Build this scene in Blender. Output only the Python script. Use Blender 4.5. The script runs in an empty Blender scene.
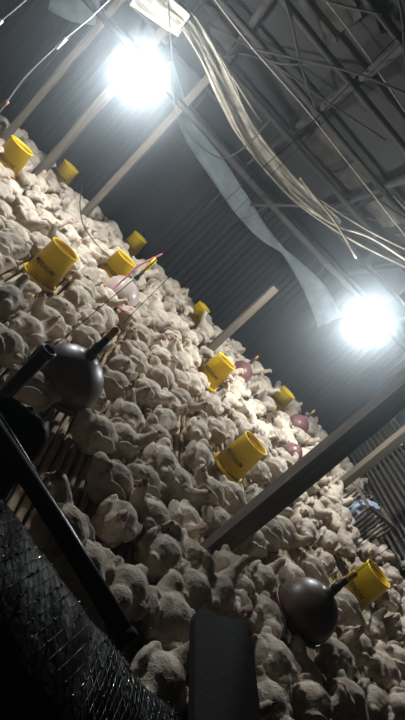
import bpy, bmesh, math, random
from mathutils import Vector, Matrix, Euler, noise
S = bpy.context.scene
COL = S.collection
R = math.radians
random.seed(11)

# ---------------------------------------------------------------- camera
YAW, PIT, ROL, FPX = R(14), R(12.8), R(46.7), 580.0
EYE = Vector((0, 0, 1.5))
F = Vector((math.sin(YAW)*math.cos(PIT), math.cos(YAW)*math.cos(PIT), -math.sin(PIT)))
RT = Vector((math.cos(YAW), -math.sin(YAW), 0))
UP = RT.cross(F)
cr, sr = math.cos(ROL), math.sin(ROL)
CX = RT*cr + UP*sr            # image right
CY = -RT*sr + UP*cr           # image up
cam = bpy.data.cameras.new('camera')
camo = bpy.data.objects.new('camera', cam)
COL.objects.link(camo)
m = Matrix((CX, CY, -F)).transposed().to_4x4()
m.translation = EYE
camo.matrix_world = m
cam.sensor_fit = 'VERTICAL'
cam.sensor_height = 36.0
cam.lens = FPX/720*36.0
cam.clip_start = 0.02
S.camera = camo

def ray(x, y):
    return F*FPX + CX*(x-202.5) - CY*(y-360)
def at(x, y, Y):
    d = ray(x, y); return EYE + d*(Y/d.y)
def atz(x, y, z):
    d = ray(x, y); return EYE + d*((z-EYE.z)/d.z)

# ---------------------------------------------------------------- world, haze, exposure
W = bpy.data.worlds.new('night'); S.world = W; W.use_nodes = True
nt = W.node_tree
bg = nt.nodes['Background']
bg.inputs[0].default_value = (0.10, 0.12, 0.16, 1); bg.inputs[1].default_value = 0.01
vs = nt.nodes.new('ShaderNodeVolumeScatter')       # dusty air of the coop
vs.inputs['Color'].default_value = (0.86, 0.95, 1.0, 1)
vs.inputs['Density'].default_value = 0.019
vs.inputs['Anisotropy'].default_value = 0.92
nt.links.new(vs.outputs[0], nt.nodes['World Output'].inputs['Volume'])
S.view_settings.view_transform = 'Standard'
S.view_settings.look = 'None'
S.view_settings.exposure = -0.08
S.view_settings.gamma = 1.0
S.view_settings.use_curve_mapping = False
S.cycles.use_denoising = True
S.cycles.max_bounces = 6
S.cycles.volume_bounces = 0
LAMP = 860.0

# ---------------------------------------------------------------- materials
def mat(name, col, rough=.8, col2=None, scale=8.0, bump=0.0, bscale=40.0, metal=0.0, stretch=(1, 1, 1),
        rnd=0.0, contrast=(.35, .65), coat=0.0, trans=0.0, detail=4.0):
    M = bpy.data.materials.new(name); M.use_nodes = True
    n = M.node_tree.nodes; l = M.node_tree.links
    P = n['Principled BSDF']
    P.inputs['Roughness'].default_value = rough
    P.inputs['Metallic'].default_value = metal
    P.inputs['Coat Weight'].default_value = coat
    P.inputs['Base Color'].default_value = (*col, 1)
    tc = n.new('ShaderNodeTexCoord'); mp = n.new('ShaderNodeMapping')
    mp.inputs['Scale'].default_value = stretch
    l.new(tc.outputs['Object'], mp.inputs['Vector'])
    oi = n.new('ShaderNodeObjectInfo')
    ml = n.new('ShaderNodeMath'); ml.operation = 'MULTIPLY'; ml.inputs[1].default_value = 37.0
    l.new(oi.outputs['Random'], ml.inputs[0])
    ad = n.new('ShaderNodeVectorMath'); ad.operation = 'ADD'
    l.new(mp.outputs[0], ad.inputs[0]); l.new(ml.outputs[0], ad.inputs[1])
    out = None
    if col2 is not None:
        nz = n.new('ShaderNodeTexNoise'); nz.inputs['Scale'].default_value = scale; nz.inputs['Detail'].default_value = detail
        l.new(ad.outputs[0], nz.inputs['Vector'])
        rp = n.new('ShaderNodeMapRange'); rp.inputs[1].default_value = contrast[0]; rp.inputs[2].default_value = contrast[1]
        l.new(nz.outputs['Fac'], rp.inputs[0])
        mx = n.new('ShaderNodeMix'); mx.data_type = 'RGBA'
        mx.inputs['A'].default_value = (*col, 1); mx.inputs['B'].default_value = (*col2, 1)
        l.new(rp.outputs[0], mx.inputs['Factor'])
        out = mx.outputs['Result']
    if rnd > 0:
        hs = n.new('ShaderNodeHueSaturation')
        mr = n.new('ShaderNodeMapRange'); mr.inputs[3].default_value = 1-rnd; mr.inputs[4].default_value = 1+rnd*.5
        l.new(oi.outputs['Random'], mr.inputs[0]); l.new(mr.outputs[0], hs.inputs['Value'])
        if out: l.new(out, hs.inputs['Color'])
        else: hs.inputs['Color'].default_value = (*col, 1)
        out = hs.outputs[0]
    if out: l.new(out, P.inputs['Base Color'])
    if bump > 0:
        nb = n.new('ShaderNodeTexNoise'); nb.inputs['Scale'].default_value = bscale; nb.inputs['Detail'].default_value = 6
        l.new(ad.outputs[0], nb.inputs['Vector'])
        bp = n.new('ShaderNodeBump'); bp.inputs['Strength'].default_value = bump; bp.inputs['Distance'].default_value = .01
        l.new(nb.outputs['Fac'], bp.inputs['Height']); l.new(bp.outputs[0], P.inputs['Normal'])
    return M

M = {
 'bamboo_floor': mat('bamboo_floor', (.50, .38, .24), .7, (.26, .18, .11), 5, .4, 60, stretch=(6, .6, 6), rnd=.35),
 'earth': mat('earth', (.02, .016, .012), .9, (.035, .028, .02), 4, .5, 30),
 'wood': mat('wood', (.16, .13, .095), .75, (.09, .07, .05), 6, .35, 50, stretch=(5, 5, .6), rnd=.2),
 'post_wood': mat('post_wood', (.15, .115, .08), .75, (.085, .065, .045), 5, .35, 60, stretch=(6, 6, .5)),
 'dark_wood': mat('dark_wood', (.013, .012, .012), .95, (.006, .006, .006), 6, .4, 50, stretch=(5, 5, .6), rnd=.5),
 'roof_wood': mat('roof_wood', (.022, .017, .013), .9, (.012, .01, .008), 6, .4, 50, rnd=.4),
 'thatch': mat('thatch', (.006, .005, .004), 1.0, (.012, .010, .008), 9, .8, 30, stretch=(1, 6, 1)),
 'grey_sheet': mat('grey_sheet', (.12, .098, .075), .9, (.03, .026, .02), 6, .3, 20, rnd=.5),
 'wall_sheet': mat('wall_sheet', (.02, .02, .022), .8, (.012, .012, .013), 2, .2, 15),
 'cloth': mat('cloth', (.22, .25, .255), .85, (.14, .16, .16), 6, .3, 40),
 'sack': mat('sack', (.50, .45, .36), .8, (.24, .2, .15), 7, .4, 40, stretch=(1, 5, 5)),
 'bamboo': mat('bamboo', (.20, .16, .11), .6, (.10, .08, .055), 7, .2, 50, rnd=.3),
 'rope': mat('rope', (.30, .26, .21), .8, (.2, .17, .13), 30, .3, 200),
 'wire': mat('wire', (.03, .03, .035), .45),
 'pale_wire': mat('pale_wire', (.22, .23, .23), .6),
 'feather': None,
 'comb': mat('comb', (.42, .15, .11), .7, (.34, .10, .08), 30, .2, 90),
 'beak': mat('beak', (.62, .42, .20), .5),
 'shank': mat('shank', (.66, .48, .26), .6, (.5, .36, .2), 30, .3, 150),
 'eye': mat('eye', (.02, .012, .01), .15),
 'yellow': mat('yellow', (1.0, .72, .01), .45, (.92, .62, .008), 6, .05, 30, rnd=.1, contrast=(.3, .8)),
 'amber': mat('amber', (.75, .36, .02), .45, (.55, .24, .02), 9),
 'ink': mat('ink', (.02, .014, .01), .6),
 'feed': mat('feed', (.42, .28, .13), .95, (.26, .17, .08), 60, .8, 150),
 'dome_brown': mat('dome_brown', (.16, .11, .08), .42, (.09, .062, .045), 5, .04, 30, coat=.15),
 'dome_pale': mat('dome_pale', (.62, .52, .45), .35, (.48, .38, .32), 5, .04, 30, coat=.3),
 'dome_pink': mat('dome_pink', (.26, .12, .11), .4, (.18, .08, .075), 5, .04, 30, coat=.4),
 'red_plastic': mat('red_plastic', (.13, .03, .025), .35, coat=.3),
 'pink_plastic': mat('pink_plastic', (.70, .25, .27), .4),
 'pipe_black': mat('pipe_black', (.018, .017, .018), .38, (.03, .027, .025), 8, .1, 60),
 'black_sheet': mat('black_sheet', (.008, .009, .009), .42, (.014, .014, .014), 8, .5, 30),
 'net': mat('net', (.008, .014, .012), .22, coat=.6, bump=.5, bscale=90),
 'rubber': mat('rubber', (.012, .010, .008), .95, (.02, .016, .012), 10, .2, 40, stretch=(1, 4, 1)),
 'socket': mat('socket', (.75, .75, .73), .4),
 'blue_sheet': mat('blue_sheet', (.42, .47, .56), .6, (.24, .28, .36), 7, .4, 20),
 'night_board': mat('night_board', (.03, .027, .024), .9, (.05, .045, .04), 5, .3, 30),
}
# feathers: off-white, dirtier and pinker in patches, fine streaky relief
fm = mat('feather', (.71, .61, .48), .9, (.44, .30, .20), 12, .8, 140, rnd=.3, contrast=(.45, .75), detail=5)
M['feather'] = fm
fp = fm.node_tree.nodes['Principled BSDF']
fp.inputs['Subsurface Weight'].default_value = 0.0
fp.inputs['Sheen Weight'].default_value = .15
M['black_sheet'].node_tree.nodes['Principled BSDF'].inputs['Specular IOR Level'].default_value = .05
M['pipe_black'].node_tree.nodes['Principled BSDF'].inputs['Specular IOR Level'].default_value = .35
bulb_m = bpy.data.materials.new('bulb_glow'); bulb_m.use_nodes = True
bn = bulb_m.node_tree.nodes['Principled BSDF']
bn.inputs['Emission Color'].default_value = (.91, .97, 1.0, 1); bn.inputs['Emission Strength'].default_value = LAMP
bn.inputs['Base Color'].default_value = (.9, .9, .9, 1)

# ---------------------------------------------------------------- helpers
def obj(name, me, mt, parent=None, smooth=False):
    if isinstance(me, bmesh.types.BMesh):
        bm = me; me = bpy.data.meshes.new(name)
        bmesh.ops.recalc_face_normals(bm, faces=bm.faces)
        bm.to_mesh(me); bm.free()
        if smooth:
            for p in me.polygons: p.use_smooth = True
    if mt is not None and not me.materials: me.materials.append(M[mt] if isinstance(mt, str) else mt)
    o = bpy.data.objects.new(name, me); COL.objects.link(o)
    if parent: o.parent = parent
    return o
def tag(o, label, cat, group=None, kind=None):
    o['label'] = label; o['category'] = cat
    if group: o['group'] = group
    if kind: o['kind'] = kind
    return o
def empty(name, loc, rz=0):
    o = bpy.data.objects.new(name, None); COL.objects.link(o)
    o.location = loc; o.rotation_euler = (0, 0, rz); o.empty_display_size = .05
    return o
def box(bm, c, s, rot=None):
    g = bmesh.ops.create_cube(bm, size=1)
    mx = Matrix.Translation(Vector(c)) @ (rot.to_4x4() if rot else Matrix()) @ Matrix.Diagonal((*s, 1))
    bmesh.ops.transform(bm, matrix=mx, verts=g['verts'])
    return g['verts']
def frame_for(t):
    t = t.normalized()
    a = Vector((0, 0, 1)) if abs(t.z) < .9 else Vector((1, 0, 0))
    u = t.cross(a).normalized(); return u, u.cross(t).normalized()
def tube(bm, pts, rad, n=8, cap=True):
    pts = [Vector(p) for p in pts]
    if not isinstance(rad, (list, tuple)): rad = [rad]*len(pts)
    rings = []; u = None
    for i, p in enumerate(pts):
        t = (pts[min(i+1, len(pts)-1)] - pts[max(i-1, 0)]).normalized()
        if u is None: u, v = frame_for(t)
        else:
            u = (u - t*u.dot(t)).normalized(); v = u.cross(t).normalized()
        rings.append([bm.verts.new(p + (u*math.cos(a*2*math.pi/n) + v*math.sin(a*2*math.pi/n))*rad[i]) for a in range(n)])
    for a, b in zip(rings, rings[1:]):
        for k in range(n): bm.faces.new((a[k], a[(k+1) % n], b[(k+1) % n], b[k]))
    if cap:
        bm.faces.new(rings[0][::-1]); bm.faces.new(rings[-1])
def smooth_path(pts, k=6):
    pts = [Vector(p) for p in pts]; P = [pts[0]] + pts + [pts[-1]]; out = []
    for i in range(1, len(P)-2):
        a, b, c, d = P[i-1:i+3]
        for j in range(k):
            t = j/k
            out.append(.5*((2*b) + (c-a)*t + (2*a-5*b+4*c-d)*t*t + (3*b-a-3*c+d)*t**3))
    out.append(pts[-1]); return out
def lathe(bm, prof, n=32, closed=False):
    rings = []
    for r, z in prof:
        if r < 1e-5: rings.append([bm.verts.new((0, 0, z))])
        else: rings.append([bm.verts.new((r*math.cos(a*2*math.pi/n), r*math.sin(a*2*math.pi/n), z)) for a in range(n)])
    pr = list(zip(rings, rings[1:]))
    if closed: pr.append((rings[-1], rings[0]))
    for a, b in pr:
        for k in range(n):
            if len(a) == 1 and len(b) == 1: continue
            if len(a) == 1: bm.faces.new((a[0], b[(k+1) % n], b[k]))
            elif len(b) == 1: bm.faces.new((a[k], a[(k+1) % n], b[0]))
            else: bm.faces.new((a[k], a[(k+1) % n], b[(k+1) % n], b[k]))
def struct(name, bm, mt, **k):
    o = obj(name, bm, mt, **k); o['kind'] = 'structure'; return o
NB = bmesh.new

XL, XR, YB, YF = -4.6, 4.62, -1.2, 8.0      # the coop: left, right, behind, far
def zroof(y): return 1.9 + (YF-y)*.36 if y > 2.2 else 1.9 + (YF-2.2)*.36 - (2.2-y)*.36

# ---------------------------------------------------------------- floor
bm = NB(); box(bm, ((XL+XR)/2, (YB+YF)/2, -.33), (XR-XL+.6, YF-YB+.6, .1))
floor = struct('floor', bm, 'earth')
bm = NB()
for y in [YB+.3+i*.9 for i in range(11)]: box(bm, ((XL+XR)/2, y, -.065), (XR-XL-.02, .06, .07))
for y in [YB+.3+i*.9 for i in range(11)]:
    for x in (-4, -2, 0, 2, 4): box(bm, (x, y, -.19), (.07, .055, .18))
j = obj('joist', bm, 'dark_wood', floor); j['kind'] = 'stuff'
slat_me = []
for v in range(5):
    bm = NB(); rr = random.Random(v); L = YF-YB-.04; n = 11; rings = []
    for i in range(n+1):
        y = YB+.02+L*i/n; wd = .0205+rr.uniform(-.0012, .0012); h = .016+rr.uniform(-.002, .002); dx = rr.uniform(-.0015, .0015)
        rings.append([bm.verts.new((dx+px*wd, y, -.03+pz*(h+.014))) for px, pz in ((-1, 0), (-.85, .62), (-.4, .95), (.4, 1), (.85, .6), (1, 0))])
    for a, b in zip(rings, rings[1:]):
        for k in range(6): bm.faces.new((a[k], a[(k+1) % 6], b[(k+1) % 6], b[k]))
    bm.faces.new(rings[0]); bm.faces.new(rings[-1][::-1])
    me = bpy.data.meshes.new('slat'); bmesh.ops.recalc_face_normals(bm, faces=bm.faces); bm.to_mesh(me); bm.free(); slat_me.append(me)
x = XL+.03; k = 0
while x < XR-.02:
    o = obj('slat', slat_me[k % 5], 'bamboo_floor', floor); o.location = (x, 0, 0); o.rotation_euler.z = random.uniform(-.0004, .0004)
    x += .052; k += 1

# ---------------------------------------------------------------- walls
def wall_slats(name, x0, x1, y0, y1, z0, z1, pitch, wd, mt, back='wall_sheet', inward=1):
    """vertical boards with real joints in front of dark sheeting"""
    bm = NB(); L = math.hypot(x1-x0, y1-y0); a = math.atan2(y1-y0, x1-x0)
    nrm = Vector((-math.sin(a), math.cos(a), 0))*inward
    c = Vector(((x0+x1)/2, (y0+y1)/2, (z0+z1)/2)) - nrm*.06
    box(bm, c, (L, .02, z1-z0), Matrix.Rotation(a, 3, 'Z'))
    w = struct(name, bm, back)
    mes = []
    for v in range(4):
        b2 = NB(); h = (z1-z0)
        box(b2, (0, 0, h/2-.01*v), (wd*(1-.06*v), .022, h-.02*v-.02))
        bmesh.ops.bevel(b2, geom=b2.edges[:], offset=.003, segments=1, affect='EDGES')
        me = bpy.data.meshes.new('board'); b2.to_mesh(me); b2.free(); mes.append(me)
    n = int(L/pitch)
    for i in range(n):
        t = (i+.5)*pitch; p = Vector((x0, y0, z0)) + Vector((math.cos(a), math.sin(a), 0))*t
        o = obj('board', mes[random.randrange(4)], mt, w)
        o.location = p - nrm*(.025+random.uniform(0, .008)); o.rotation_euler = (0, random.uniform(-.006, .006), a)
    return w
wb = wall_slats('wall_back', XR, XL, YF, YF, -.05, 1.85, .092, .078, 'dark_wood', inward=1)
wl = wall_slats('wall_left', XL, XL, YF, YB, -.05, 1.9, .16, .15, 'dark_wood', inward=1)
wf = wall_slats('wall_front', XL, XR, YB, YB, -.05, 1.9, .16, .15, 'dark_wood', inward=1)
# right wall: horizontal bamboo rails on stakes, night behind
bm = NB(); box(bm, (XR+.09, (YB+YF)/2, .9), (.02, YF-YB, 1.9))
wr = struct('wall_right', bm, 'night_board')
bm = NB(); rr = random.Random(3)
tube(bm, [(0, YB+(YF-YB)*i/10, rr.uniform(-.006, .006)) for i in range(11)], [.017+rr.uniform(-.002, .002) for i in range(11)], 8)
me = bpy.data.meshes.new('rail'); bm.to_mesh(me); bm.free()
for i in range(14):
    o = obj('rail', me, 'dark_wood' if 0 else 'wood', wr); o.location = (XR-.005, 0, .04+i*.075+random.uniform(-.008, .008))
for i in range(7):
    bm = NB(); tube(bm, [(XR+.045, 1.1*i+.6, -.05), (XR+.045, 1.1*i+.6, 1.85)], .03, 8); obj('stake', bm, 'dark_wood', wr, smooth=True)
bm = NB(); box(bm, (XR+.03, (YB+YF)/2, 1.72), (.1, YF-YB, .26)); obj('plank', bm, 'dark_wood', wr)

# ---------------------------------------------------------------- roof
cl = NB()
def quad(bm, a, b, c, d, th=.02):
    vs_ = [Vector(p) for p in (a, b, c, d)]; n = (vs_[1]-vs_[0]).cross(vs_[3]-vs_[0]).normalized()*th
    lo = [bm.verts.new(p) for p in vs_]; hi = [bm.verts.new(p+n) for p in vs_]
    bm.faces.new(lo[::-1]); bm.faces.new(hi)
    for k in range(4): bm.faces.new((lo[k], lo[(k+1) % 4], hi[(k+1) % 4], hi[k]))
RY = 2.2
quad(cl, (XL-.4, RY, zroof(RY)+.1), (XR+.4, RY, zroof(RY)+.1), (XR+.4, YF+.5, zroof(YF+.5)+.1), (XL-.4, YF+.5, zroof(YF+.5)+.1))
quad(cl, (XL-.4, YB-.5, zroof(YB-.5)+.1), (XR+.4, YB-.5, zroof(YB-.5)+.1), (XR+.4, RY, zroof(RY)+.1), (XL-.4, RY, zroof(RY)+.1))
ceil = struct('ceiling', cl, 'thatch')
for i in range(10):      # rafters down the slope
    x = XL+.3+i*.97+random.uniform(-.1, .1); bm = NB()
    tube(bm, [(x+random.uniform(-.03, .03), y, zroof(y)+.02) for y in (YF+.3, 6.5, 5, 3.6, RY)], .04, 8)
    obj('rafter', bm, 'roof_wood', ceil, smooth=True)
for i in range(9):       # purlins along the coop
    y = 2.6+i*.66; bm = NB()
    tube(bm, [(XL+(XR-XL)*q/6, y+random.uniform(-.03, .03), zroof(y)-.045+random.uniform(-.015, .015)) for q in range(7)], .033, 8)
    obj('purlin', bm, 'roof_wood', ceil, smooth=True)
for i in range(13):      # thin bamboo criss-crossing under the roof
    x = random.uniform(-.6, 2.6); y = random.uniform(4.3, 6.6); a = random.choice((.9, -.7, 2.3, .4))+random.uniform(-.25, .25); L = random.uniform(.5, 1.0)
    p = []
    for s in (-1, -.3, .4, 1):
        yy = y+math.sin(a)*L*s; p.append((x+math.cos(a)*L*s+random.uniform(-.10, .10), yy, zroof(yy)-.10))
    bm = NB(); tube(bm, smooth_path(p, 4), .010, 6); obj('bamboo_stick', bm, 'roof_wood', ceil, smooth=True)
for i in range(12):      # grey sheet patches lining the thatch
    for jx in range(3):
        y0 = 3.8+jx*1.15+random.uniform(-.1, .1); x0 = -2.2+i*.47+random.uniform(-.06, .06)
        if random.random() < .25: continue
        w_, h_ = random.uniform(.28, .44), random.uniform(.35, .8); bm = NB()
        n = 5; g = []
        for a in range(n):
            for b in range(n):
                xx = x0+w_*a/(n-1)+random.uniform(-.02, .02); yy = y0+h_*b/(n-1)+random.uniform(-.02, .02)
                g.append(bm.verts.new((xx, yy, zroof(yy)+.075+random.uniform(-.012, .012))))
        for a in range(n-1):
            for b in range(n-1): bm.faces.new((g[a*n+b], g[(a+1)*n+b], g[(a+1)*n+b+1], g[a*n+b+1]))
        bmesh.ops.solidify(bm, geom=bm.faces[:], thickness=.006)
        obj('sheet_patch', bm, 'grey_sheet', ceil, smooth=True)
# tie beams at eaves height over the post row
bm = NB(); tube(bm, [(XL, 6.72, 1.78), (-1.5, 6.7, 1.80), (1.2, 6.72, 1.77), (XR, 6.7, 1.8)], .035, 8)
tb = struct('trim_1', bm, 'roof_wood', smooth=True)

# ---------------------------------------------------------------- posts
def post(px, py, Y, ztop, w, mt, label, lean=(0, 0), rot=0, groupn=None, top=None):
    p = at(px, py, Y); bm = NB(); n = 8; rr = random.Random(int(px)); L = ztop
    prev = None
    for i in range(n+1):
        z = -.01+(L+.01)*i/n; c = Vector((lean[0]*z, lean[1]*z, z)); ww = w/2*(1+rr.uniform(-.05, .05))
        ring = [bm.verts.new(c+Matrix.Rotation(rot, 3, 'Z')@Vector((sx*ww, sy*ww, 0))) for sx, sy in ((-1, -.82), (-.82, -1), (.82, -1), (1, -.82), (1, .82), (.82, 1), (-.82, 1), (-1, .82))]
        if prev:
            for k in range(8): bm.faces.new((prev[k], prev[(k+1) % 8], ring[(k+1) % 8], ring[k]))
        else: bm.faces.new(ring[::-1])
        prev = ring
    bm.faces.new(prev)
    o = obj('post', bm, mt); o.location = (p.x, p.y, 0)
    tag(o, label, 'post', 'upright posts of the coop')
    return o
post(212, 551, 2.87, zroof(2.87)-.01, .118, 'post_wood', 'thick square wooden post nearest the camera, standing among the chickens')
post(83, 215, 6.9, zroof(6.9)-.03, .085, 'post_wood', 'pale wooden post right below the left lamp glow, far row')
post(40, 172, 6.95, zroof(6.95)-.03, .10, 'post_wood', 'wooden post at the far left beside the yellow feeder by the back wall')
post(2, 141, 6.85, zroof(6.85)-.03, .07, 'wood', 'thin wooden post at the left edge of the photo by the corner feeder')
post(207, 352, 6.3, 1.19, .085, 'post_wood', 'short pale wooden post with a sawn top, standing between two yellow feeders')
post(338, 487, 5.8, zroof(5.8)-.03, .10, 'post_wood', 'wooden post under the right lamp, near the slatted right wall')

# ---------------------------------------------------------------- feeders
def feeder_parts(root, w=True, tilt=0):
    bm = NB()
    lathe(bm, [(.135, .05), (.118, .330), (.123, .332), (.123, .343), (.115, .343), (.113, .330), (.129, .055)], 36, True)
    obj('hopper', bm, 'yellow', root, smooth=True)
    bm = NB()
    lathe(bm, [(0, .004), (.138, .004), (.147, .014), (.151, .040), (.147, .042), (.141, .020), (.134, .012), (0, .012)], 36)
    pan = obj('pan', bm, 'yellow', root, smooth=True)
    bm = NB(); lathe(bm, [(0, .013), (.132, .013), (.139, .03), (.12, .040), (.112, .25), (0, .265)], 28)
    obj('feed', bm, 'feed', root, smooth=True)
    bm = NB(); lathe(bm, [(.1155, .312), (.1155, .320), (.112, .320), (.112, .312)], 24, True)
    r = obj('inner_ring', bm, 'amber', root, smooth=True)
    bm = NB()
    tube(bm, [(-.113, 0, .337), (-.08, 0, .343), (0, 0, .346), (.08, 0, .343), (.113, 0, .337)], .0022, 6)
    obj('handle', bm, 'wire', root, smooth=True)
FEED_TXT = None
def lettering(root, face, z=.14, size=.05):
    global FEED_TXT
    cu = bpy.data.curves.new('lettering', 'FONT'); cu.body = 'MEDION'; cu.size = size; cu.align_x = 'CENTER'; cu.extrude = .0004; cu.resolution_u = 2
    cu.space_character = 1.1; cu.offset = .0014
    t = bpy.data.objects.new('tmp', cu); COL.objects.link(t)
    dg = bpy.context.evaluated_depsgraph_get(); me = bpy.data.meshes.new_from_object(t.evaluated_get(dg))
    bpy.data.objects.remove(t)
    bm = NB(); bm.from_mesh(me)
    bmesh.ops.subdivide_edges(bm, edges=[e for e in bm.edges if e.calc_length() > .012], cuts=2)
    for v in bm.verts:
        x, y, zz = v.co; hz = z+y; r = .135+(hz-.05)/.28*(-.017)+.0008+zz; a = face+x/r
        v.co = Vector((r*math.cos(a), r*math.sin(a), hz))
    me.materials.clear()
    obj('lettering', bm, 'ink', root)
FEEDERS = {}
def feeder(key, px, py, label, z=.165, tilt=(0, 0), sc=1.0, text=True):
    p = atz(px, py, z); root = empty('chicken_feeder', (p.x, p.y, 0))
    feeder_parts(root)
    if text:
        face = math.atan2(-p.y, -p.x)
        lettering(root, face-.25)
    root.rotation_euler = (tilt[0], tilt[1], 0); root.scale = (sc,)*3
    root.location.z = .012 if (tilt[0] or tilt[1]) else .001
    tag(root, label, 'feeder', 'yellow chicken feeders')
    FEEDERS[key] = (p.x, p.y); return root
feeder('the feeder left of the thick post', 240, 457, 'yellow hopper feeder in the middle of the flock, left of the thick post')
feeder('the feeder beside the short post', 215, 372, 'yellow hopper feeder standing at the foot of the short pale post')
feeder('the big left feeder', 51, 265, 'large yellow hopper feeder on the left, half buried by chickens')
feeder('the feeder behind the grey drinker', 360, 588, 'yellow hopper feeder at the right, directly behind the hanging grey drinker', sc=1.05)
feeder('the feeder behind the pale drinker', 115, 270, 'yellow hopper feeder partly hidden by the pale drinker with red rim')
feeder('the dim feeder above the pale drinker', 133, 245, 'dim yellow hopper feeder by the back wall, above the pale drinker', sc=.92)
feeder('the feeder in the far left corner', 9, 161, 'yellow hopper feeder cut off by the left edge of the photo', sc=1.1)
feeder('the feeder under the left lamp', 67, 171, 'blurred yellow hopper feeder at the back wall between two left posts', sc=.95, z=.24)
feeder('the dim feeder left of the short post', 198, 313, 'small dim yellow hopper feeder at the back wall, left of the short post', sc=.85)
feeder('the dim feeder below the right lamp', 280, 400, 'dim yellow hopper feeder at the back wall below the right lamp', sc=.95)

# ---------------------------------------------------------------- bell drinkers
DRINKERS = {}
def drinker(key, px, py, z, rad, dome, label, rim='red_plastic', neck='dark', drop=True, top=None):
    """hanging bell drinker: dome over a water trough, threaded neck, hose and rope up to the roof"""
    p = atz(px, py, z); s = rad/.19; root = empty('bell_drinker', (p.x, p.y, z-.10*s))
    bm = NB()
    pr = [(.165, .0), (.182, .012), (.187, .045), (.183, .085), (.168, .13), (.140, .172), (.100, .205), (.060, .224), (.034, .232), (.030, .250), (.030, .262), (0, .262)]
    lathe(bm, [(a*s, b*s) for a, b in pr], 40); obj('dome', bm, dome, root, smooth=True)
    bm = NB()
    pr = [(.10, -.03), (.170, -.03), (.188, -.018), (.195, .012), (.190, .014), (.183, -.008), (.165, -.014), (.10, -.014)]
    lathe(bm, [(a*s, b*s) for a, b in pr], 40, True); obj('trough', bm, rim, root, smooth=True)
    bm = NB(); lathe(bm, [(0, -.06*s), (.09*s, -.06*s), (.115*s, -.03*s), (.12*s, .0), (0, .0)], 24); obj('ballast', bm, 'pipe_black', root, smooth=True)
    bm = NB(); lathe(bm, [(0, .262*s), (.026*s, .262*s), (.026*s, .30*s), (.020*s, .305*s), (.020*s, .36*s), (0, .36*s)], 16); obj('neck', bm, 'pipe_black', root, smooth=True)
    bm = NB(); lathe(bm, [(0, .36*s), (.017*s, .36*s), (.019*s, .375*s), (.019*s, .42*s), (.012*s, .43*s), (0, .43*s)], 14); obj('connector', bm, 'amber', root, smooth=True)
    zt = zroof(p.y)-.02-(z-.10*s)
    bm = NB(); tube(bm, [(0, 0, .42*s), (.006, 0, .42*s+.3*(zt-.42*s)), (-.004, 0, .42*s+.7*(zt-.42*s)), (0, 0, zt)], .0018, 6); obj('rope', bm, 'wire', root, smooth=True)
    tag(root, label, 'drinker', 'hanging bell drinkers'); DRINKERS[key] = (p.x, p.y)
    return root
d1 = drinker('the brown drinker on the left', 73, 373, .27, .205, 'dome_brown', 'glossy dark brown bell drinker hanging low on the left')
d2 = drinker('the grey drinker on the right', 312, 606, .27, .19, 'dome_brown', 'greyish brown bell drinker hanging in front of the right feeder')
d3 = drinker('the pale drinker', 124, 291, .20, .185, 'dome_pale', 'pale cream bell drinker with red rim and pink hose', rim='pink_plastic')
d4 = drinker('the pink drinker at the back wall', 243, 370, .22, .145, 'dome_pink', 'small dusky pink bell drinker at the back wall, right of the short post')
d5 = drinker('the red drinker below the right lamp', 300, 423, .22, .145, 'dome_pink', 'dusky red bell drinker at the back wall beneath the right lamp')
d6 = drinker('the glossy pink drinker', 294, 452, .20, .115, 'dome_pink', 'small glossy pink bell drinker just left of the thick post')
# pink feed hose of the pale drinker, its loop and the tube end standing beside it
q = at(125, 291, DRINKERS['the pale drinker'][1]+.0)
Y3 = DRINKERS['the pale drinker'][1]
bm = NB(); tube(bm, smooth_path([at(104, 284, Y3-.30), at(112, 300, Y3-.34), at(124, 311, Y3-.36), at(132, 309, Y3-.3)]), .011, 8)
tag(obj('water_hose', bm, 'pink_plastic', smooth=True), 'short pink hose looped in front of the pale drinker', 'hose')
bm = NB(); tube(bm, smooth_path([at(104, 298, Y3-.25), at(124, 279, Y3-.2), at(140, 265, Y3-.2), at(163, 254, Y3-.2)]), .009, 8)
h = obj('water_hose', bm, 'pink_plastic', smooth=True); tag(h, 'straight pink hose slanting up over the pale drinker', 'hose')
bm = NB(); tube(bm, [at(146, 269, Y3-.24), at(156, 259, Y3-.24)], .018, 10)
tag(obj('hose_connector', bm, 'yellow', smooth=True), 'yellow hose connector beside the pink hose end, left of centre', 'connector')

# ---------------------------------------------------------------- lamps
def lamp(px, py, Y, label, wire_pts, wl):
    p = at(px, py, Y); root = empty('hanging_lamp', p)
    bm = NB(); prof = [(0, -.080)]
    for i in range(1, 11):
        a = -math.pi/2+math.pi*.80*i/10; prof.append((.080*math.cos(a), .080*math.sin(a)))
    prof += [(.030, .082), (.026, .095), (0, .095)]
    lathe(bm, prof, 28); b = obj('bulb', bm, bulb_m, root, smooth=True)
    bm = NB(); lathe(bm, [(0, .093), (.029, .093), (.032, .11), (.032, .15), (.022, .165), (.008, .175), (0, .175)], 20)
    obj('socket', bm, 'socket', root, smooth=True)
    bm = NB(); tube(bm, [(0, 0, .17), (.01, 0, .4), (0, 0, zroof(p.y)-p.z-.05)], .004, 6); obj('cord', bm, 'wire', root, smooth=True)
    tag(root, label, 'lamp', 'lit bulbs'); return root
lamp(138, 76, 5.4, 'glaring white bulb on the left, hanging over the far flock', None, None)
lamp(367, 322, 5.5, 'glaring white bulb on the right, hanging beyond the thick post', None, None)

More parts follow.
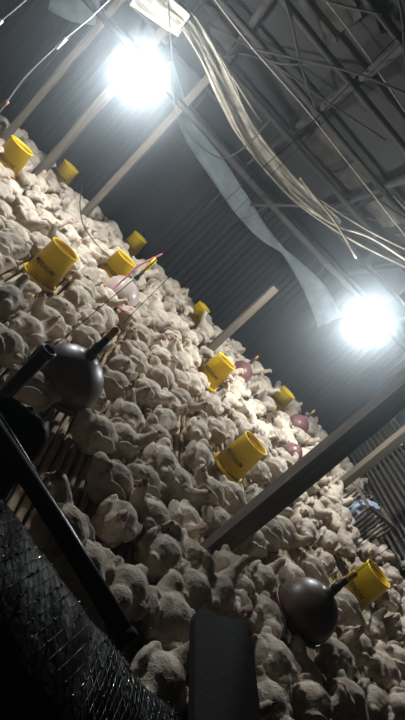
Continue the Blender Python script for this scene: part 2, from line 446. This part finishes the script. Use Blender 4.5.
# ---------------------------------------------------------------- chickens
TEXC = bpy.data.textures.new('tuft', 'CLOUDS'); TEXC.noise_scale = .016; TEXC.noise_depth = 3
def ell(bm, c, r, rot=(0, 0, 0)):
    g = bmesh.ops.create_icosphere(bm, subdivisions=2, radius=1)
    mx = Matrix.Translation(Vector(c)) @ Euler(rot).to_matrix().to_4x4() @ Matrix.Diagonal((*r, 1))
    bmesh.ops.transform(bm, matrix=mx, verts=g['verts'])
def chain(bm, pts, rads):
    for (a, ra), (b, rb) in zip(zip(pts, rads), zip(pts[1:], rads[1:])):
        a, b = Vector(a), Vector(b)
        for i in range(5):
            t = i/4; r = ra+(rb-ra)*t; ell(bm, a.lerp(b, t), (r, r, r))
POSES = {
 # neck chain (points, radii), head direction, body height, standing?
 'head raised': ([(.10, 0, .16), (.145, 0, .205), (.158, 0, .25), (.165, 0, .272)], (.056, .040, .030, .029), (1, 0, -.1), 0, True),
 'neck stretched': ([(.10, 0, .17), (.15, 0, .22), (.185, 0, .275), (.20, 0, .305)], (.058, .038, .028, .028), (1, 0, .05), .02, True),
 'head low': ([(.10, 0, .14), (.155, .0, .135), (.20, 0, .105), (.215, 0, .09)], (.060, .044, .032, .029), (.8, 0, -.6), 0, False),
 'head turned back': ([(.10, 0, .15), (.135, .03, .19), (.12, .07, .215), (.09, .085, .215)], (.056, .040, .032, .030), (-.9, .4, -.1), 0, False),
 'head tucked in': ([(.09, 0, .15), (.125, .0, .175), (.148, 0, .185), (.158, 0, .185)], (.062, .050, .036, .030), (1, 0, -.25), -.01, False),
 'head turned aside': ([(.10, 0, .16), (.14, .02, .20), (.15, .045, .23), (.148, .065, .24)], (.056, .040, .031, .029), (.25, 1, -.1), 0, True),
 'sprawled flat': ([(.10, 0, .11), (.16, .02, .10), (.205, .03, .085), (.22, .035, .08)], (.056, .042, .032, .029), (1, .2, -.1), -.035, False),
}
def chicken_mesh(name, pose, seed):
    rr = random.Random(seed); pts, rads, hd, dz, stand = POSES[pose]; bm = NB(); flat = pose == 'sprawled flat'
    k = lambda a: a*(1+rr.uniform(-.06, .06))
    ell(bm, (-.01, 0, .130+dz), (k(.122), k(.106), k(.106)), (0, rr.uniform(-.2, .05), 0))
    ell(bm, (.058, 0, .122+dz), (k(.082), k(.092), k(.092)))
    ell(bm, (-.075, 0, .128+dz), (k(.074), k(.084), k(.080)), (0, .3, 0))
    ell(bm, (-.128, 0, .160+dz), (.042, .038, .030), (0, .7, 0))
    ell(bm, (-.148, .012, .176+dz), (.026, .018, .014), (0, .8, .2)); ell(bm, (-.148, -.014, .170+dz), (.026, .018, .014), (0, .7, -.3))
    for s in (-1, 1):
        wd = .012 if flat else 0
        ell(bm, (-.015, s*(.100+wd), .145+dz), (k(.086), .024, k(.060)), (s*-.18, .25, s*.06))
        ell(bm, (-.078, s*(.086+wd), .135+dz), (k(.050), .022, .034), (0, .4, s*-.12))
        ell(bm, (.040, s*.096, .160+dz), (.042, .028, .042), (0, .1, 0))
        ell(bm, (.005, s*.055, .060+(dz if flat else 0)), (.066, .050, .052))
        if stand: ell(bm, (.015, s*.048, .045), (.036, .028, .036))
    chain(bm, [Vector(p)+Vector((0, 0, dz if i == 0 else 0)) for i, p in enumerate(pts)], rads)
    h = Vector(pts[-1]); d = Vector(hd).normalized()
    ell(bm, h+d*.012, (.034, .025, .027), (0, -math.asin(max(-1, min(1, d.z))), math.atan2(d.y, d.x)))
    me = bpy.data.meshes.new(name); bm.to_mesh(me); bm.free()
    o = bpy.data.objects.new('tmp', me); COL.objects.link(o)
    a = o.modifiers.new('a', 'REMESH'); a.mode = 'VOXEL'; a.voxel_size = .0075
    b = o.modifiers.new('b', 'SMOOTH'); b.iterations = 4; b.factor = .5
    c = o.modifiers.new('c', 'DISPLACE'); c.texture = TEXC; c.strength = .0065; c.mid_level = .5; c.texture_coords = 'LOCAL'
    dg = bpy.context.evaluated_depsgraph_get()
    out = bpy.data.meshes.new_from_object(o.evaluated_get(dg)); out.name = name
    bpy.data.objects.remove(o)
    # shift the tuft pattern a little per variant and keep everything above the floor
    for v in out.vertices:
        nv = noise.noise_vector(v.co*22+Vector((seed*7.3, 0, 0)))
        v.co += nv*.0022
        if v.co.z < .004: v.co.z = .004
    for p in out.polygons: p.use_smooth = True
    out.materials.clear(); out.materials.append(M['feather'])
    return out, h+d*.012, d
def small_mesh(name, build, mt, smooth=True):
    bm = NB(); build(bm); me = bpy.data.meshes.new(name); bmesh.ops.recalc_face_normals(bm, faces=bm.faces); bm.to_mesh(me); bm.free()
    if smooth:
        for p in me.polygons: p.use_smooth = True
    me.materials.append(M[mt]); return me
def b_comb(bm):
    for i, (x, hgt) in enumerate(((.012, .009), (.004, .012), (-.005, .011), (-.013, .008))):
        ell(bm, (x, 0, .022+hgt*.5), (.0055, .0025, hgt))
    ell(bm, (0, 0, .022), (.019, .004, .006))
def b_beak(bm):
    tube(bm, [(.026, 0, .0), (.036, 0, -.001), (.043, 0, -.004), (.049, 0, -.010)], [.0085, .007, .0045, .001], 8)
    tube(bm, [(.026, 0, -.008), (.036, 0, -.010), (.042, 0, -.011)], [.006, .0045, .001], 8)
def b_wattle(bm):
    for s in (-1, 1): ell(bm, (.024, s*.007, -.024), (.006, .003, .011))
    for s in (-1, 1): ell(bm, (.012, s*.021, -.002), (.013, .004, .010))
def b_eye(bm): ell(bm, (0, 0, 0), (.0038, .0038, .0038))
def b_leg(bm):
    tube(bm, [(0, 0, .05), (-.004, 0, .028), (0, 0, .009)], [.011, .008, .008], 7)
    for a in (-.5, 0, .5): tube(bm, [(0, 0, .008), (.022*math.cos(a), .022*math.sin(a), .009), (.046*math.cos(a), .046*math.sin(a), .005)], [.007, .0055, .002], 6)
    tube(bm, [(0, 0, .008), (-.02, 0, .004)], [.006, .002], 6)
ME = {'comb': small_mesh('comb', b_comb, 'comb'), 'beak': small_mesh('beak', b_beak, 'beak'), 'wattle': small_mesh('wattle', b_wattle, 'comb'),
      'eye': small_mesh('eye', b_eye, 'eye'), 'leg': small_mesh('leg', b_leg, 'shank')}
PROTO = []
for pi, pose in enumerate(POSES):
    for v in range(2): PROTO.append((pose,)+chicken_mesh('chicken', pose, pi*5+v))
def add_part(root, name, mx):
    o = bpy.data.objects.new(name, ME[name]); COL.objects.link(o); o.parent = root; o.matrix_local = mx; return o
def make_chicken(proto, x, y, rz, sc, detail):
    pose, me, h, d = proto
    o = bpy.data.objects.new('chicken', me); COL.objects.link(o)
    o.location = (x, y, 0.001); o.rotation_euler = (0, 0, rz); o.scale = (sc,)*3
    yv = Vector((0, 0, 1)).cross(d).normalized(); zv = d.cross(yv)
    hm = Matrix((d, yv, zv)).transposed().to_4x4(); hm.translation = h
    add_part(o, 'comb', hm); add_part(o, 'beak', hm)
    if detail:
        add_part(o, 'wattle', hm)
        for s in (-1, 1): add_part(o, 'eye', hm @ Matrix.Translation((.018, s*.0225, .006)))
        if POSES[pose][4]:
            for s in (-1, 1): add_part(o, 'leg', Matrix.Translation((.03, s*.05, 0)))
    return o
PN = {p: [i for i, q in enumerate(PROTO) if q[0] == p] for p in POSES}
# the birds nearest the camera, one by one: photo position, heading (degrees), pose
NEAR = [
 (28, 330, 60, 'head raised'), (8, 300, 100, 'head raised'), (30, 392, 20, 'neck stretched'), (6, 345, 140, 'head low'),
 (96, 432, 200, 'head tucked in'), (121, 440, 30, 'head raised'), (150, 392, 330, 'head turned aside'), (168, 404, 300, 'head raised'),
 (134, 360, 190, 'head tucked in'), (160, 358, 240, 'head turned back'), (140, 335, 10, 'head raised'), 
 (58, 532, 120, 'head turned aside'), (118, 520, 250, 'head raised'), (112, 482, 170, 'head turned back'),
 (143, 480, 200, 'head turned back'), (160, 462, 100, 'head tucked in'), (176, 484, 310, 'head turned aside'), (148, 520, 190, 'head raised'),
 (184, 522, 280, 'head raised'), (160, 556, 60, 'head turned back'), (186, 560, 300, 'head low'), (122, 592, 250, 'head tucked in'),
 (163, 622, 100, 'head tucked in'), (188, 592, 60, 'head turned aside'), (212, 598, 70, 'neck stretched'), (156, 684, 60, 'head raised'),
 (84, 566, 300, 'sprawled flat'), (232, 572, 300, 'head tucked in'), (262, 580, 60, 'head raised'), (264, 618, 270, 'head tucked in'),
 (270, 664, 290, 'head low'), (302, 672, 110, 'head tucked in'), (268, 706, 300, 'head tucked in'), (336, 660, 280, 'head low'), (356, 648, 200, 'head raised'),
 (310, 706, 10, 'head turned aside'), (350, 700, 300, 'head low'), (384, 668, 100, 'head tucked in'), (388, 626, 220, 'head raised'), (376, 700, 60, 'sprawled flat'),
 (214, 430, 190, 'head low'), (200, 455, 90, 'head tucked in'), (208, 492, 160, 'head turned aside'), (232, 496, 330, 'head low'), (222, 520, 300, 'sprawled flat'),
 (250, 540, 200, 'head turned aside'), (282, 532, 330, 'head raised'), (292, 578, 120, 'head low'), (234, 610, 250, 'head raised'),
]
birds = []                   # x, y, heading, proto, scale
for px, py, hd, pose in NEAR:
    p = atz(px, py, .125); birds.append([p.x, p.y, R(hd), random.choice(PN[pose]), random.uniform(.88, 1.0)*(1.13 if math.hypot(p.x, p.y) < 2.45 else 1)])
obst = [(x, y, .165) for x, y in FEEDERS.values()] + [(*v, .10) for v in DRINKERS.values()] + [(v[0]*.90, v[1]*.90, .17) for k, v in DRINKERS.items() if v[1] < 4]
obst += [(x*.955, y*.955, .13) for x, y in FEEDERS.values()]
obst += [(o.location.x, o.location.y, .08) for o in COL.objects if o.name.startswith('post') and o.get('label')]
BARE = [(3.8, 5.32, .36), (*atz(62, 505, 0).xy, .36), (*atz(35, 475, 0).xy, .3), (*atz(138, 378, 0).xy, .13), (*atz(120, 452, 0).xy, .12), (*atz(74, 478, 0).xy, .36), (*atz(55, 445, 0).xy, .32), (*atz(100, 462, 0).xy, .16), (*atz(190, 425, 0).xy, .17), (*atz(126, 424, 0).xy, .14), (*atz(205, 500, 0).xy, .14), (*atz(262, 500, 0).xy, .14), (*atz(88, 505, 0).xy, .15), (*atz(133, 400, 0).xy, .21), (*atz(205, 565, 0).xy, .2), (*atz(283, 560, 0).xy, .17), (*atz(166, 380, 0).xy, .16), (*atz(350, 600, 0).xy, .16), (*atz(112, 590, 0).xy, .13), (*atz(236, 640, 0).xy, .13)]
POLY = [(-2.7, 7.85), (-.45, 2.7), (.45, 1.75), (1.6, 1.62), (3.9, 2.5), (4.40, 3.4), (4.40, 7.85)]
def inside(x, y):
    c = False; n = len(POLY)
    for i in range(n):
        (x1, y1), (x2, y2) = POLY[i], POLY[(i+1) % n]
        if (y1 > y) != (y2 > y) and x < (x2-x1)*(y-y1)/(y2-y1)+x1: c = not c
    return c
def axis(b, s): return (b[0]+math.cos(b[2])*s, b[1]+math.sin(b[2])*s)
def overlap(x, y, h, x2, y2, h2):
    """how far two oval bodies run into each other (two circles each)"""
    w = 0
    for s in (-.04, .055):
        for t in (-.04, .055):
            d = math.hypot(x+math.cos(h)*s-x2-math.cos(h2)*t, y+math.sin(h)*s-y2-math.sin(h2)*t); w += max(0, .178-d)
    return w
def try_place(n, rmin, lim):
    for _ in range(n):
        x, y = random.uniform(-2.7, 4.45), random.uniform(1.6, 7.87)
        if not inside(x, y): continue
        if any(math.hypot(x-a, y-b) < r+.10 for a, b, r in obst) or any(math.hypot(x-a, y-b) < r for a, b, r in BARE): continue
        near = [b for b in birds if abs(b[0]-x) < .4 and abs(b[1]-y) < .4]
        rm = rmin+(.022 if y < 4.6 else 0)
        if any(math.hypot(b[0]-x, b[1]-y) < rm for b in near): continue
        best = None
        for k in range(12):
            h = random.uniform(0, 2*math.pi)
            w = sum(overlap(x, y, h, b[0], b[1], b[2]) for b in near)
            if best is None or w < best[0]: best = (w, h)
        if best[0] > lim: continue
        pose = random.choices(list(POSES), (3, 1.2, 3, 2, 4, 3, 1.2))[0]
        birds.append([x, y, best[1], random.choice(PN[pose]), random.uniform(.84, 1.0)])
try_place(9000, .25, .02)
try_place(6000, .232, .04)
def project(x, y, z):
    v = Vector((x, y, z))-EYE; d = v.dot(F)
    return 202.5+FPX*v.dot(CX)/d, 360-FPX*v.dot(CY)/d, d
def in_view(b):
    px, py, d = project(b[0], b[1], .12); return -12 < px < 417 and -12 < py < 732
vis = sorted([b for b in birds if in_view(b)], key=lambda b: math.hypot(b[0], b[1]))
hid = [b for b in birds if not in_view(b)]
def off(b):
    px, py, d = project(b[0], b[1], .12); return max(-px, px-405, -py, py-720)
hid.sort(key=off)
hid = [b for b in hid if off(b) < 25]
vis = (vis+hid)[:300]; hid = []
ORD = ['closest', 'second closest', 'third closest', 'fourth closest', 'fifth closest', 'sixth closest', 'seventh closest', 'eighth closest', 'ninth closest', 'tenth closest'] + \
      [w+' closest' for w in 'eleventh twelfth thirteenth fourteenth fifteenth sixteenth seventeenth eighteenth nineteenth twentieth twenty-first twenty-second twenty-third twenty-fourth twenty-fifth twenty-sixth twenty-seventh twenty-eighth twenty-ninth thirtieth'.split()]
MARKS = dict(FEEDERS); MARKS.update(DRINKERS)
MARKS['the foot of the thick post'] = (1.63, 2.87); MARKS['the foot of the short post'] = (1.52, 6.3)
MARKS['the post foot by the right wall'] = tuple(at(338, 487, 5.8).xy)
MARKS['the post foot below the left lamp'] = tuple(at(83, 215, 6.9).xy)
MARKS['the cut end of the black pipe'] = tuple(atz(128, 640, .1).xy)
MARKS['the rounded dark board end'] = tuple(atz(222, 612, .1).xy)
MARKS['the bare slats by the brown drinker'] = tuple(atz(74, 478, 0).xy)
MARKS['the small bare patch at left centre'] = tuple(atz(133, 402, 0).xy)
MARKS['the bottom right corner'] = tuple(atz(400, 715, .1).xy)
MARKS['the slatted crate by the right wall'] = (3.8, 5.32)
MARKS['the left edge beside the big left feeder'] = tuple(atz(3, 262, .1).xy)
MARKS['the right edge, below the right feeder'] = tuple(atz(402, 640, .1).xy)
MARKS['the middle of the right wall'] = (4.4, 5.0)
MARKS['the back wall right of the pale drinker'] = tuple(atz(165, 300, .1).xy)
groups = {}
for b in vis[:300]:
    k = min(MARKS, key=lambda q: math.hypot(MARKS[q][0]-b[0], MARKS[q][1]-b[1])); groups.setdefault(k, []).append(b)
for k, bs in groups.items():
    bs.sort(key=lambda b: math.hypot(MARKS[k][0]-b[0], MARKS[k][1]-b[1]))
    for i, b in enumerate(bs):
        o = make_chicken(PROTO[b[3]], b[0], b[1], b[2], b[4], math.hypot(b[0], b[1]) < 5.2)
        tag(o, 'white chicken, %s, %s to %s' % (PROTO[b[3]][0], ORD[i], k), 'chicken', 'white broiler chickens crowding the slatted floor')
# the rest of the flock (smallest in the photo, and those just outside the frame) as one object
rest = vis[300:]+hid
bm = NB()
for b in rest:
    me = PROTO[b[3]][1]; n0 = len(bm.verts); bm.from_mesh(me); bm.verts.ensure_lookup_table()
    mx = Matrix.Translation((b[0], b[1], .001)) @ Matrix.Rotation(b[2], 4, 'Z') @ Matrix.Scale(b[4], 4)
    bmesh.ops.transform(bm, matrix=mx, verts=bm.verts[n0:])
if rest:
    o = obj('chicken_flock', bm, 'feather', smooth=True); tag(o, 'rest of the white flock, crowded along the back wall', 'chickens', kind='stuff')
print('birds', len(birds), 'visible', len(vis), 'max per mark', max(len(v) for v in groups.values()))

# ---------------------------------------------------------------- hanging cloth strips, pole bundle, ropes
def ribbon(name, pts, widths, mt, label, cat, th=.004, wav=.02, seed=1, group=None, across=Vector((0, 0, 1)), cord=True):
    rr = random.Random(seed); P = smooth_path(pts, 5); n = len(P); m_ = 7; bm = NB(); g = []
    for i, p in enumerate(P):
        f = i/(n-1)*(len(widths)-1); a = int(min(f, len(widths)-2)); w = widths[a]+(widths[a+1]-widths[a])*(f-a)
        t = (P[min(i+1, n-1)]-P[max(i-1, 0)]).normalized(); u = (across-t*across.dot(t)).normalized(); nn = t.cross(u)
        g.append([bm.verts.new(p+u*w*(k/(m_-1)-.5)+nn*(wav*math.sin(k*1.9+i*.35)+wav*.5*noise.noise(Vector((i*.4, k*.6, seed))))) for k in range(m_)])
    for i in range(n-1):
        for k in range(m_-1): bm.faces.new((g[i][k], g[i+1][k], g[i+1][k+1], g[i][k+1]))
    bmesh.ops.solidify(bm, geom=bm.faces[:], thickness=th)
    o = obj(name, bm, mt, smooth=True); tag(o, label, cat, group)
    if cord:
        for e in (P[0], P[n//2], P[-1]):
            b2 = NB(); tube(b2, [e, Vector((e.x, e.y, zroof(e.y)+.05))], .002, 5); obj('cord', b2, 'wire', o)
    return o
ribbon('cloth_strip', [at(*q) for q in ((168, 62, 7.4), (180, 105, 7.38), (195, 138, 7.35), (218, 170, 7.3), (240, 203, 7.3), (262, 232, 7.3), (283, 251, 7.3), (298, 268, 7.3), (316, 292, 7.3), (330, 322, 7.3))],
       (.12, .16, .22, .25, .24, .17, .06, .15, .28, .34), 'cloth', 'long pale cloth strip pinched in the middle, hanging along the dark back wall', 'cloth', wav=.018, seed=2)
bp = [(160, -6), (184, 18), (206, 52), (226, 92), (246, 131), (276, 170), (306, 200), (340, 224), (375, 244), (412, 262)]
ribbon('rolled_sacking', [at(x, y, 6.0) for x, y in bp[1:8]], (.13, .18, .21, .18, .19, .16, .07), 'sack', 'sagging pale sacking strip hung below the roof between the two lamps', 'sacking', wav=.02, seed=5, across=Vector((0, .3, 1)))
for i, (off, lab) in enumerate(((-6, 'upper thin curved bamboo pole sagging beside the sacking strip'), (7, 'lower thin curved bamboo pole sagging beside the sacking strip'))):
    bm = NB(); tube(bm, smooth_path([at(x+off, y-off*.9, 5.93-.1*i) for x, y in bp]), .009, 8)
    tag(obj('bamboo_pole', bm, 'bamboo', smooth=True), lab, 'pole', 'poles under the roof')
for pts, Y, r_, lab in (
    (((300, 178), (335, 222), (356, 258)), 5.7, .012, 'short pale bamboo pole pointing down towards the right lamp'),
    (((290, 190), (330, 222), (372, 238), (415, 266)), 5.75, .015, 'bamboo pole end crossing just above the right lamp'),
    (((232, 76), (250, 104), (262, 122)), 5.9, .014, 'short brown stick under the roof, above the sacking strip'),
    (((250, 205), (320, 208), (420, 230)), 6.6, .016, 'thin dark pole behind the sacking strip, running right')):
    bm = NB(); tube(bm, smooth_path([at(x, y, Y) for x, y in pts]), r_, 8)
    tag(obj('bamboo_pole', bm, 'bamboo' if 'dark' not in lab else 'roof_wood', smooth=True), lab, 'pole', 'poles under the roof')
for pts, Y, r_, mt, lab in (
    (((205, -12), (215, 0), (250, 45), (305, 108), (350, 165), (412, 244)), 5.5, .0075, 'rope', 'long pale rope stretched under the roof from top centre to the right edge'),
    (((318, -10), (362, 48), (412, 122)), 5.0, .005, 'rope', 'faint thin rope in the upper right under the roof')):
    bm = NB(); tube(bm, smooth_path([at(x, y, Y) for x, y in pts]), r_, 6)
    tag(obj('rope', bm, mt, smooth=True), lab, 'rope')
for pts, Y, r_, mt, lab in (
    (((168, -8), (170, 30), (172, 60), (174, 100), (183, 126), (200, 146), (222, 158), (246, 146), (270, 120)), 4.6, .006, 'pale_wire', 'pale electric wire looping down beside the left lamp'),
    (((82, 185), (80, 205), (84, 226), (100, 248), (118, 262), (133, 268)), 6.0, .006, 'wire', 'dark wire hanging down over the flock left of the pale drinker'),
    (((212, 200), (225, 214), (245, 218), (268, 205)), 6.6, .004, 'wire', 'thin wire loop hanging in front of the cloth strip')):
    bm = NB(); tube(bm, smooth_path([at(x, y, Y) for x, y in pts]), r_, 6)
    tag(obj('electric_wire', bm, mt, smooth=True), lab, 'wire')
# two pale hoses with connectors, upper left
for pts, Y, lab, cpt in (
    (((0, 112), (8, 100), (24, 78), (44, 58), (62, 41), (90, 18), (115, -6)), 5.2, 'pale hose with a white connector rising at the upper left', ((56, 48), (66, 38))),
    (((-8, 32), (2, 20), (14, 10), (30, -4)), 5.0, 'pale hose crossing the top left corner', ((-2, 24), (2, 20)))):
    root = empty('water_hose', at(*pts[0], Y)); inv = -root.location
    bm = NB(); tube(bm, [p+inv for p in smooth_path([at(x, y, Y) for x, y in pts])], .006, 6); obj('hose', bm, 'pale_wire', root, smooth=True)
    bm = NB(); tube(bm, [at(x, y, Y)+inv for x, y in cpt], .017, 10); obj('connector', bm, 'socket', root, smooth=True)
    tag(root, lab, 'hose')
bm = NB(); tube(bm, [at(2, 106, 5.1), at(8, 101, 5.1)], .018, 10)
tag(obj('hose_connector', bm, 'dome_pink', smooth=True), 'dusky pink connector at the left edge below the pale hose', 'connector')
# torn pale sheets by the roof edge, upper left
ribbon('roof_sheet', [at(52, -6, 6.8), at(75, 4, 6.8), at(98, 12, 6.8)], (.3, .34, .25), 'cloth', 'greyish torn sheet hanging at the top left under the roof', 'sheet', wav=.01, seed=7)
ribbon('roof_sheet', [at(140, -10, 5.8), at(160, 8, 5.8), at(184, 26, 5.8)], (.3, .24, .2), 'sack', 'bright pale sheet under the roof just above the left lamp', 'sheet', wav=.02, seed=8)
ribbon('roof_sheet', [at(372, -10, 4.7), at(382, 14, 4.7), at(386, 34, 4.7)], (.10, .12, .07), 'grey_sheet', 'dim grey rag hanging in the top right corner', 'rag', wav=.02, seed=9)

# ---------------------------------------------------------------- crate by the right wall
root = empty('slatted_crate', (3.80, 5.32, 0), R(12)); root.scale = (.78, .78, .95)
for i in range(8):
    bm = NB(); box(bm, (-.28+i*.08, -.2, .22), (.028, .018, .42)); o = obj('slat', bm, 'wood', root)
for i in range(8):
    bm = NB(); box(bm, (-.28+i*.08, .2, .22), (.028, .018, .42)); o = obj('slat', bm, 'wood', root)
for z in (.03, .41):
    for y in (-.22, .22):
        bm = NB(); box(bm, (0, y, z), (.62, .02, .035)); obj('crate_rail', bm, 'wood', root)
    for x in (-.3, .3):
        bm = NB(); box(bm, (x, 0, z), (.02, .44, .035)); obj('crate_rail', bm, 'wood', root)
tag(root, 'slatted wooden crate standing among the birds near the right wall', 'crate')
bm = NB(); bmesh.ops.create_icosphere(bm, subdivisions=4, radius=1)
for v in bm.verts:
    v.co = Vector((v.co.x*.22, v.co.y*.14, .24+v.co.z*.20)) + noise.noise_vector(v.co*2.5)*.05
    v.co.z = max(v.co.z, .06)
o = obj('plastic_bundle', bm, 'blue_sheet', smooth=True); o.location = (3.80, 5.32, 0); o.scale = (.78, .78, .95); tag(o, 'crumpled bluish grey plastic bundle inside the slatted crate', 'bundle')
bm = NB(); lathe(bm, [(0, 0), (.02, .002), (.022, .03), (.012, .05), (0, .055)], 16)  # small white cap stands in for a reflected highlight on the rails
o = obj('glint_cap', bm, 'socket', smooth=True); q = EYE+ray(402, 445)*((XR-.03)/ray(402, 445).x); o.location = q; o.rotation_euler = (0, -math.pi/2, 0)
tag(o, 'white glint shaped as a cap on the right wall rails at the right edge', 'cap')

# ---------------------------------------------------------------- near partition
# black plastic sheet draped over the low partition, net on its top, black pipe rail, board, wrapped post
PT = [Vector(p) for p in ((-1.6, 1.62, .60), (-.4, 1.42, .60), (.22, 1.25, .60), (.58, 1.10, .585), (.80, 1.06, .56), (1.10, 1.08, .52), (1.7, 1.2, .50), (2.4, 1.3, .5))]
def drape(u, v):
    """u along the top line, v from the far hem over the top to the near hem"""
    f = u*(len(PT)-1); a = int(min(f, len(PT)-2)); p = PT[a].lerp(PT[a+1], f-a)
    q = noise.noise(Vector((u*34, v*5, 1)))
    if v < .25:
        t = v/.25; return p+Vector((0, .05+.02*q, -.56*(1-t)-.03))
    if v < .6:
        t = (v-.25)/.35; return p+Vector((0, .05-.34*t, -.03*(1-t)**2 + .012*q + .012*math.sin(t*3.1)))
    t = (v-.6)/.4; return p+Vector((.0, -.29-.10*t+.04*q*t, -.50*t**1.2+.012*q))
bm = NB(); nu, nv = 150, 40; g = []
for i in range(nu+1):
    g.append([bm.verts.new(drape(i/nu, k/nv)) for k in range(nv+1)])
for i in range(nu):
    for k in range(nv): bm.faces.new((g[i][k], g[i+1][k], g[i+1][k+1], g[i][k+1]))
bmesh.ops.solidify(bm, geom=bm.faces[:], thickness=.003)
o = obj('plastic_sheet', bm, 'black_sheet', smooth=True); tag(o, 'black plastic sheet draped over the low partition in the bottom left corner', 'sheet')
# knotted net lying on the sheet: cords with glossy knots
bm = NB(); pitch = .022; nx = 120; ny = 9
def netp(i, k):
    u = .24+.62*i/nx; v = .26+.30*k/ny
    return drape(u, v)+Vector((0, 0, .006+.002*math.sin(i*7.1+k*3.3)))
for i in range(nx):
    for k in range(ny):
        a = netp(i, k)
        if (i+k) % 2 == 0:
            for (di, dk) in ((1, 1), (1, -1)):
                if 0 <= k+dk <= ny: tube(bm, [a, netp(i+di, k+dk)], .0009, 4, False)
            gq = bmesh.ops.create_icosphere(bm, subdivisions=1, radius=random.choice((.0015, .002, .0045))); bmesh.ops.translate(bm, verts=gq['verts'], vec=a)
        
o = obj('knotted_net', bm, 'net', smooth=True); tag(o, 'dark knotted net with wet glints lying along the partition top', 'net', kind='stuff')
# pipe rail
root = empty('pipe_rail', atz(128, 640, .70))
A = atz(128, 640, .70); B = atz(0, 436, .70); D = (B-A); 
bm = NB(); tube(bm, [Vector((0, 0, 0)), D*.5+Vector((0, 0, .006)), D, D*2.6], .023, 16); obj('pipe', bm, 'pipe_black', root, smooth=True)
bm = NB(); tube(bm, [D*-.012, D*.03], .0255, 16); obj('end_cap', bm, 'rubber', root, smooth=True)
for t in (1.25, 1.9):
    bm = NB(); tube(bm, [D*t+Vector((0, 0, -.02)), D*t+Vector((0, 0, -.70))], .016, 8); obj('bracket', bm, 'pipe_black', root, smooth=True)
tag(root, 'black pipe rail running along the lower left, ending in a cut end', 'rail')
bm = NB(); D2 = D+Vector((0, .03, 0))
tube(bm, [D*.62+Vector((.02, .045, -.015)), D*1.1+Vector((.02, .045, -.01)), D*1.6+Vector((.02, .045, -.01))], .013, 10)
o = obj('thin_pipe', bm, 'pipe_black', smooth=True); o.location = A; tag(o, 'thinner dark pipe lying against the far side of the black rail', 'pipe')
# wrapped post top at the left edge
bm = NB(); q0 = at(4, 440, 1.46); c = Vector((q0.x, 1.46, 0)); WS = (at(22, 407, 1.46).z)/.745; n = 22; rings = []
for i, (z, r) in enumerate(((.02, .10), (.25, .11), (.45, .12), (.58, .10), (.66, .10), (.71, .09), (.735, .07), (.745, .04))):
    rings.append([bm.verts.new(c+Vector((math.cos(a*2*math.pi/n)*r*(1+.16*noise.noise(Vector((a*.9, i*.25, 3)))), math.sin(a*2*math.pi/n)*r*.5*(1+.2*noise.noise(Vector((a*.8, i*.3, 9)))), z*WS+.01*math.sin(a*1.3)))) for a in range(n)])
for a, b in zip(rings, rings[1:]):
    for k in range(n): bm.faces.new((a[k], a[(k+1) % n], b[(k+1) % n], b[k]))
bm.faces.new(rings[0]); bm.faces.new(rings[-1])
o = obj('wrapped_post', bm, 'black_sheet', smooth=True); tag(o, 'stump wrapped in shiny black plastic at the left edge, below the brown drinker', 'post')
# board with a rounded end over the partition
bm = NB(); x0, x1, y0, y1, z0, th = .935, 1.205, .25, 1.58, .535, .024
out = [(x0, y0), (x1, y0)] + [(x1-.07+.07*math.cos(a), y1-.07+.07*math.sin(a)) for a in [i*math.pi/2/6 for i in range(7)]] + [(x0+.10+.10*math.cos(a), y1-.16+.10*math.sin(a)) for a in [math.pi/2+i*math.pi/2/6 for i in range(7)]]
lo = [bm.verts.new((x, y, z0)) for x, y in out]; hi = [bm.verts.new((x, y, z0+th)) for x, y in out]
bm.faces.new(lo[::-1]); bm.faces.new(hi)
for k in range(len(out)): bm.faces.new((lo[k], lo[(k+1) % len(out)], hi[(k+1) % len(out)], hi[k]))
root = empty('loading_board', (0, 0, 0)); obj('board', bm, 'rubber', root)
bm = NB(); box(bm, (1.1, .34, .262), (.24, .05, .544)); obj('trestle', bm, 'dark_wood', root)
tag(root, 'dark board with a rounded end jutting in at the bottom of the photo', 'board')
# dark standing pipe with a cord, left edge
root = empty('standing_pipe', (.085, 2.32, 0))
top = at(48, 351, 2.32); 
bm = NB(); tube(bm, [(0, 0, .0), (top.x-.085, 0, top.z)], .032, 14); obj('pipe', bm, 'pipe_black', root, smooth=True)
bm = NB(); lathe(bm, [(.030, 0), (.037, 0), (.037, .03), (.030, .03)], 16, True); r = obj('collar', bm, 'pipe_black', root, smooth=True); r.location = (top.x-.085, 0, top.z-.02)
bm = NB(); p0 = Vector((top.x-.085, 0, top.z)); p1 = at(166, 252, 2.32)-Vector((.085, 2.32, 0)); p2 = at(300, 135, 2.32)-Vector((.085, 2.32, 0))
tube(bm, [p0, p0.lerp(p1, .5)+Vector((0, 0, -.01)), p1, p2, p2+Vector((.0, 0, max(.1, zroof(2.32)-.1-p2.z)))], .0018, 6); obj('cord', bm, 'wire', root, smooth=True)
tag(root, 'dark standing pipe with a thin cord at the left edge, left of the brown drinker', 'pipe')
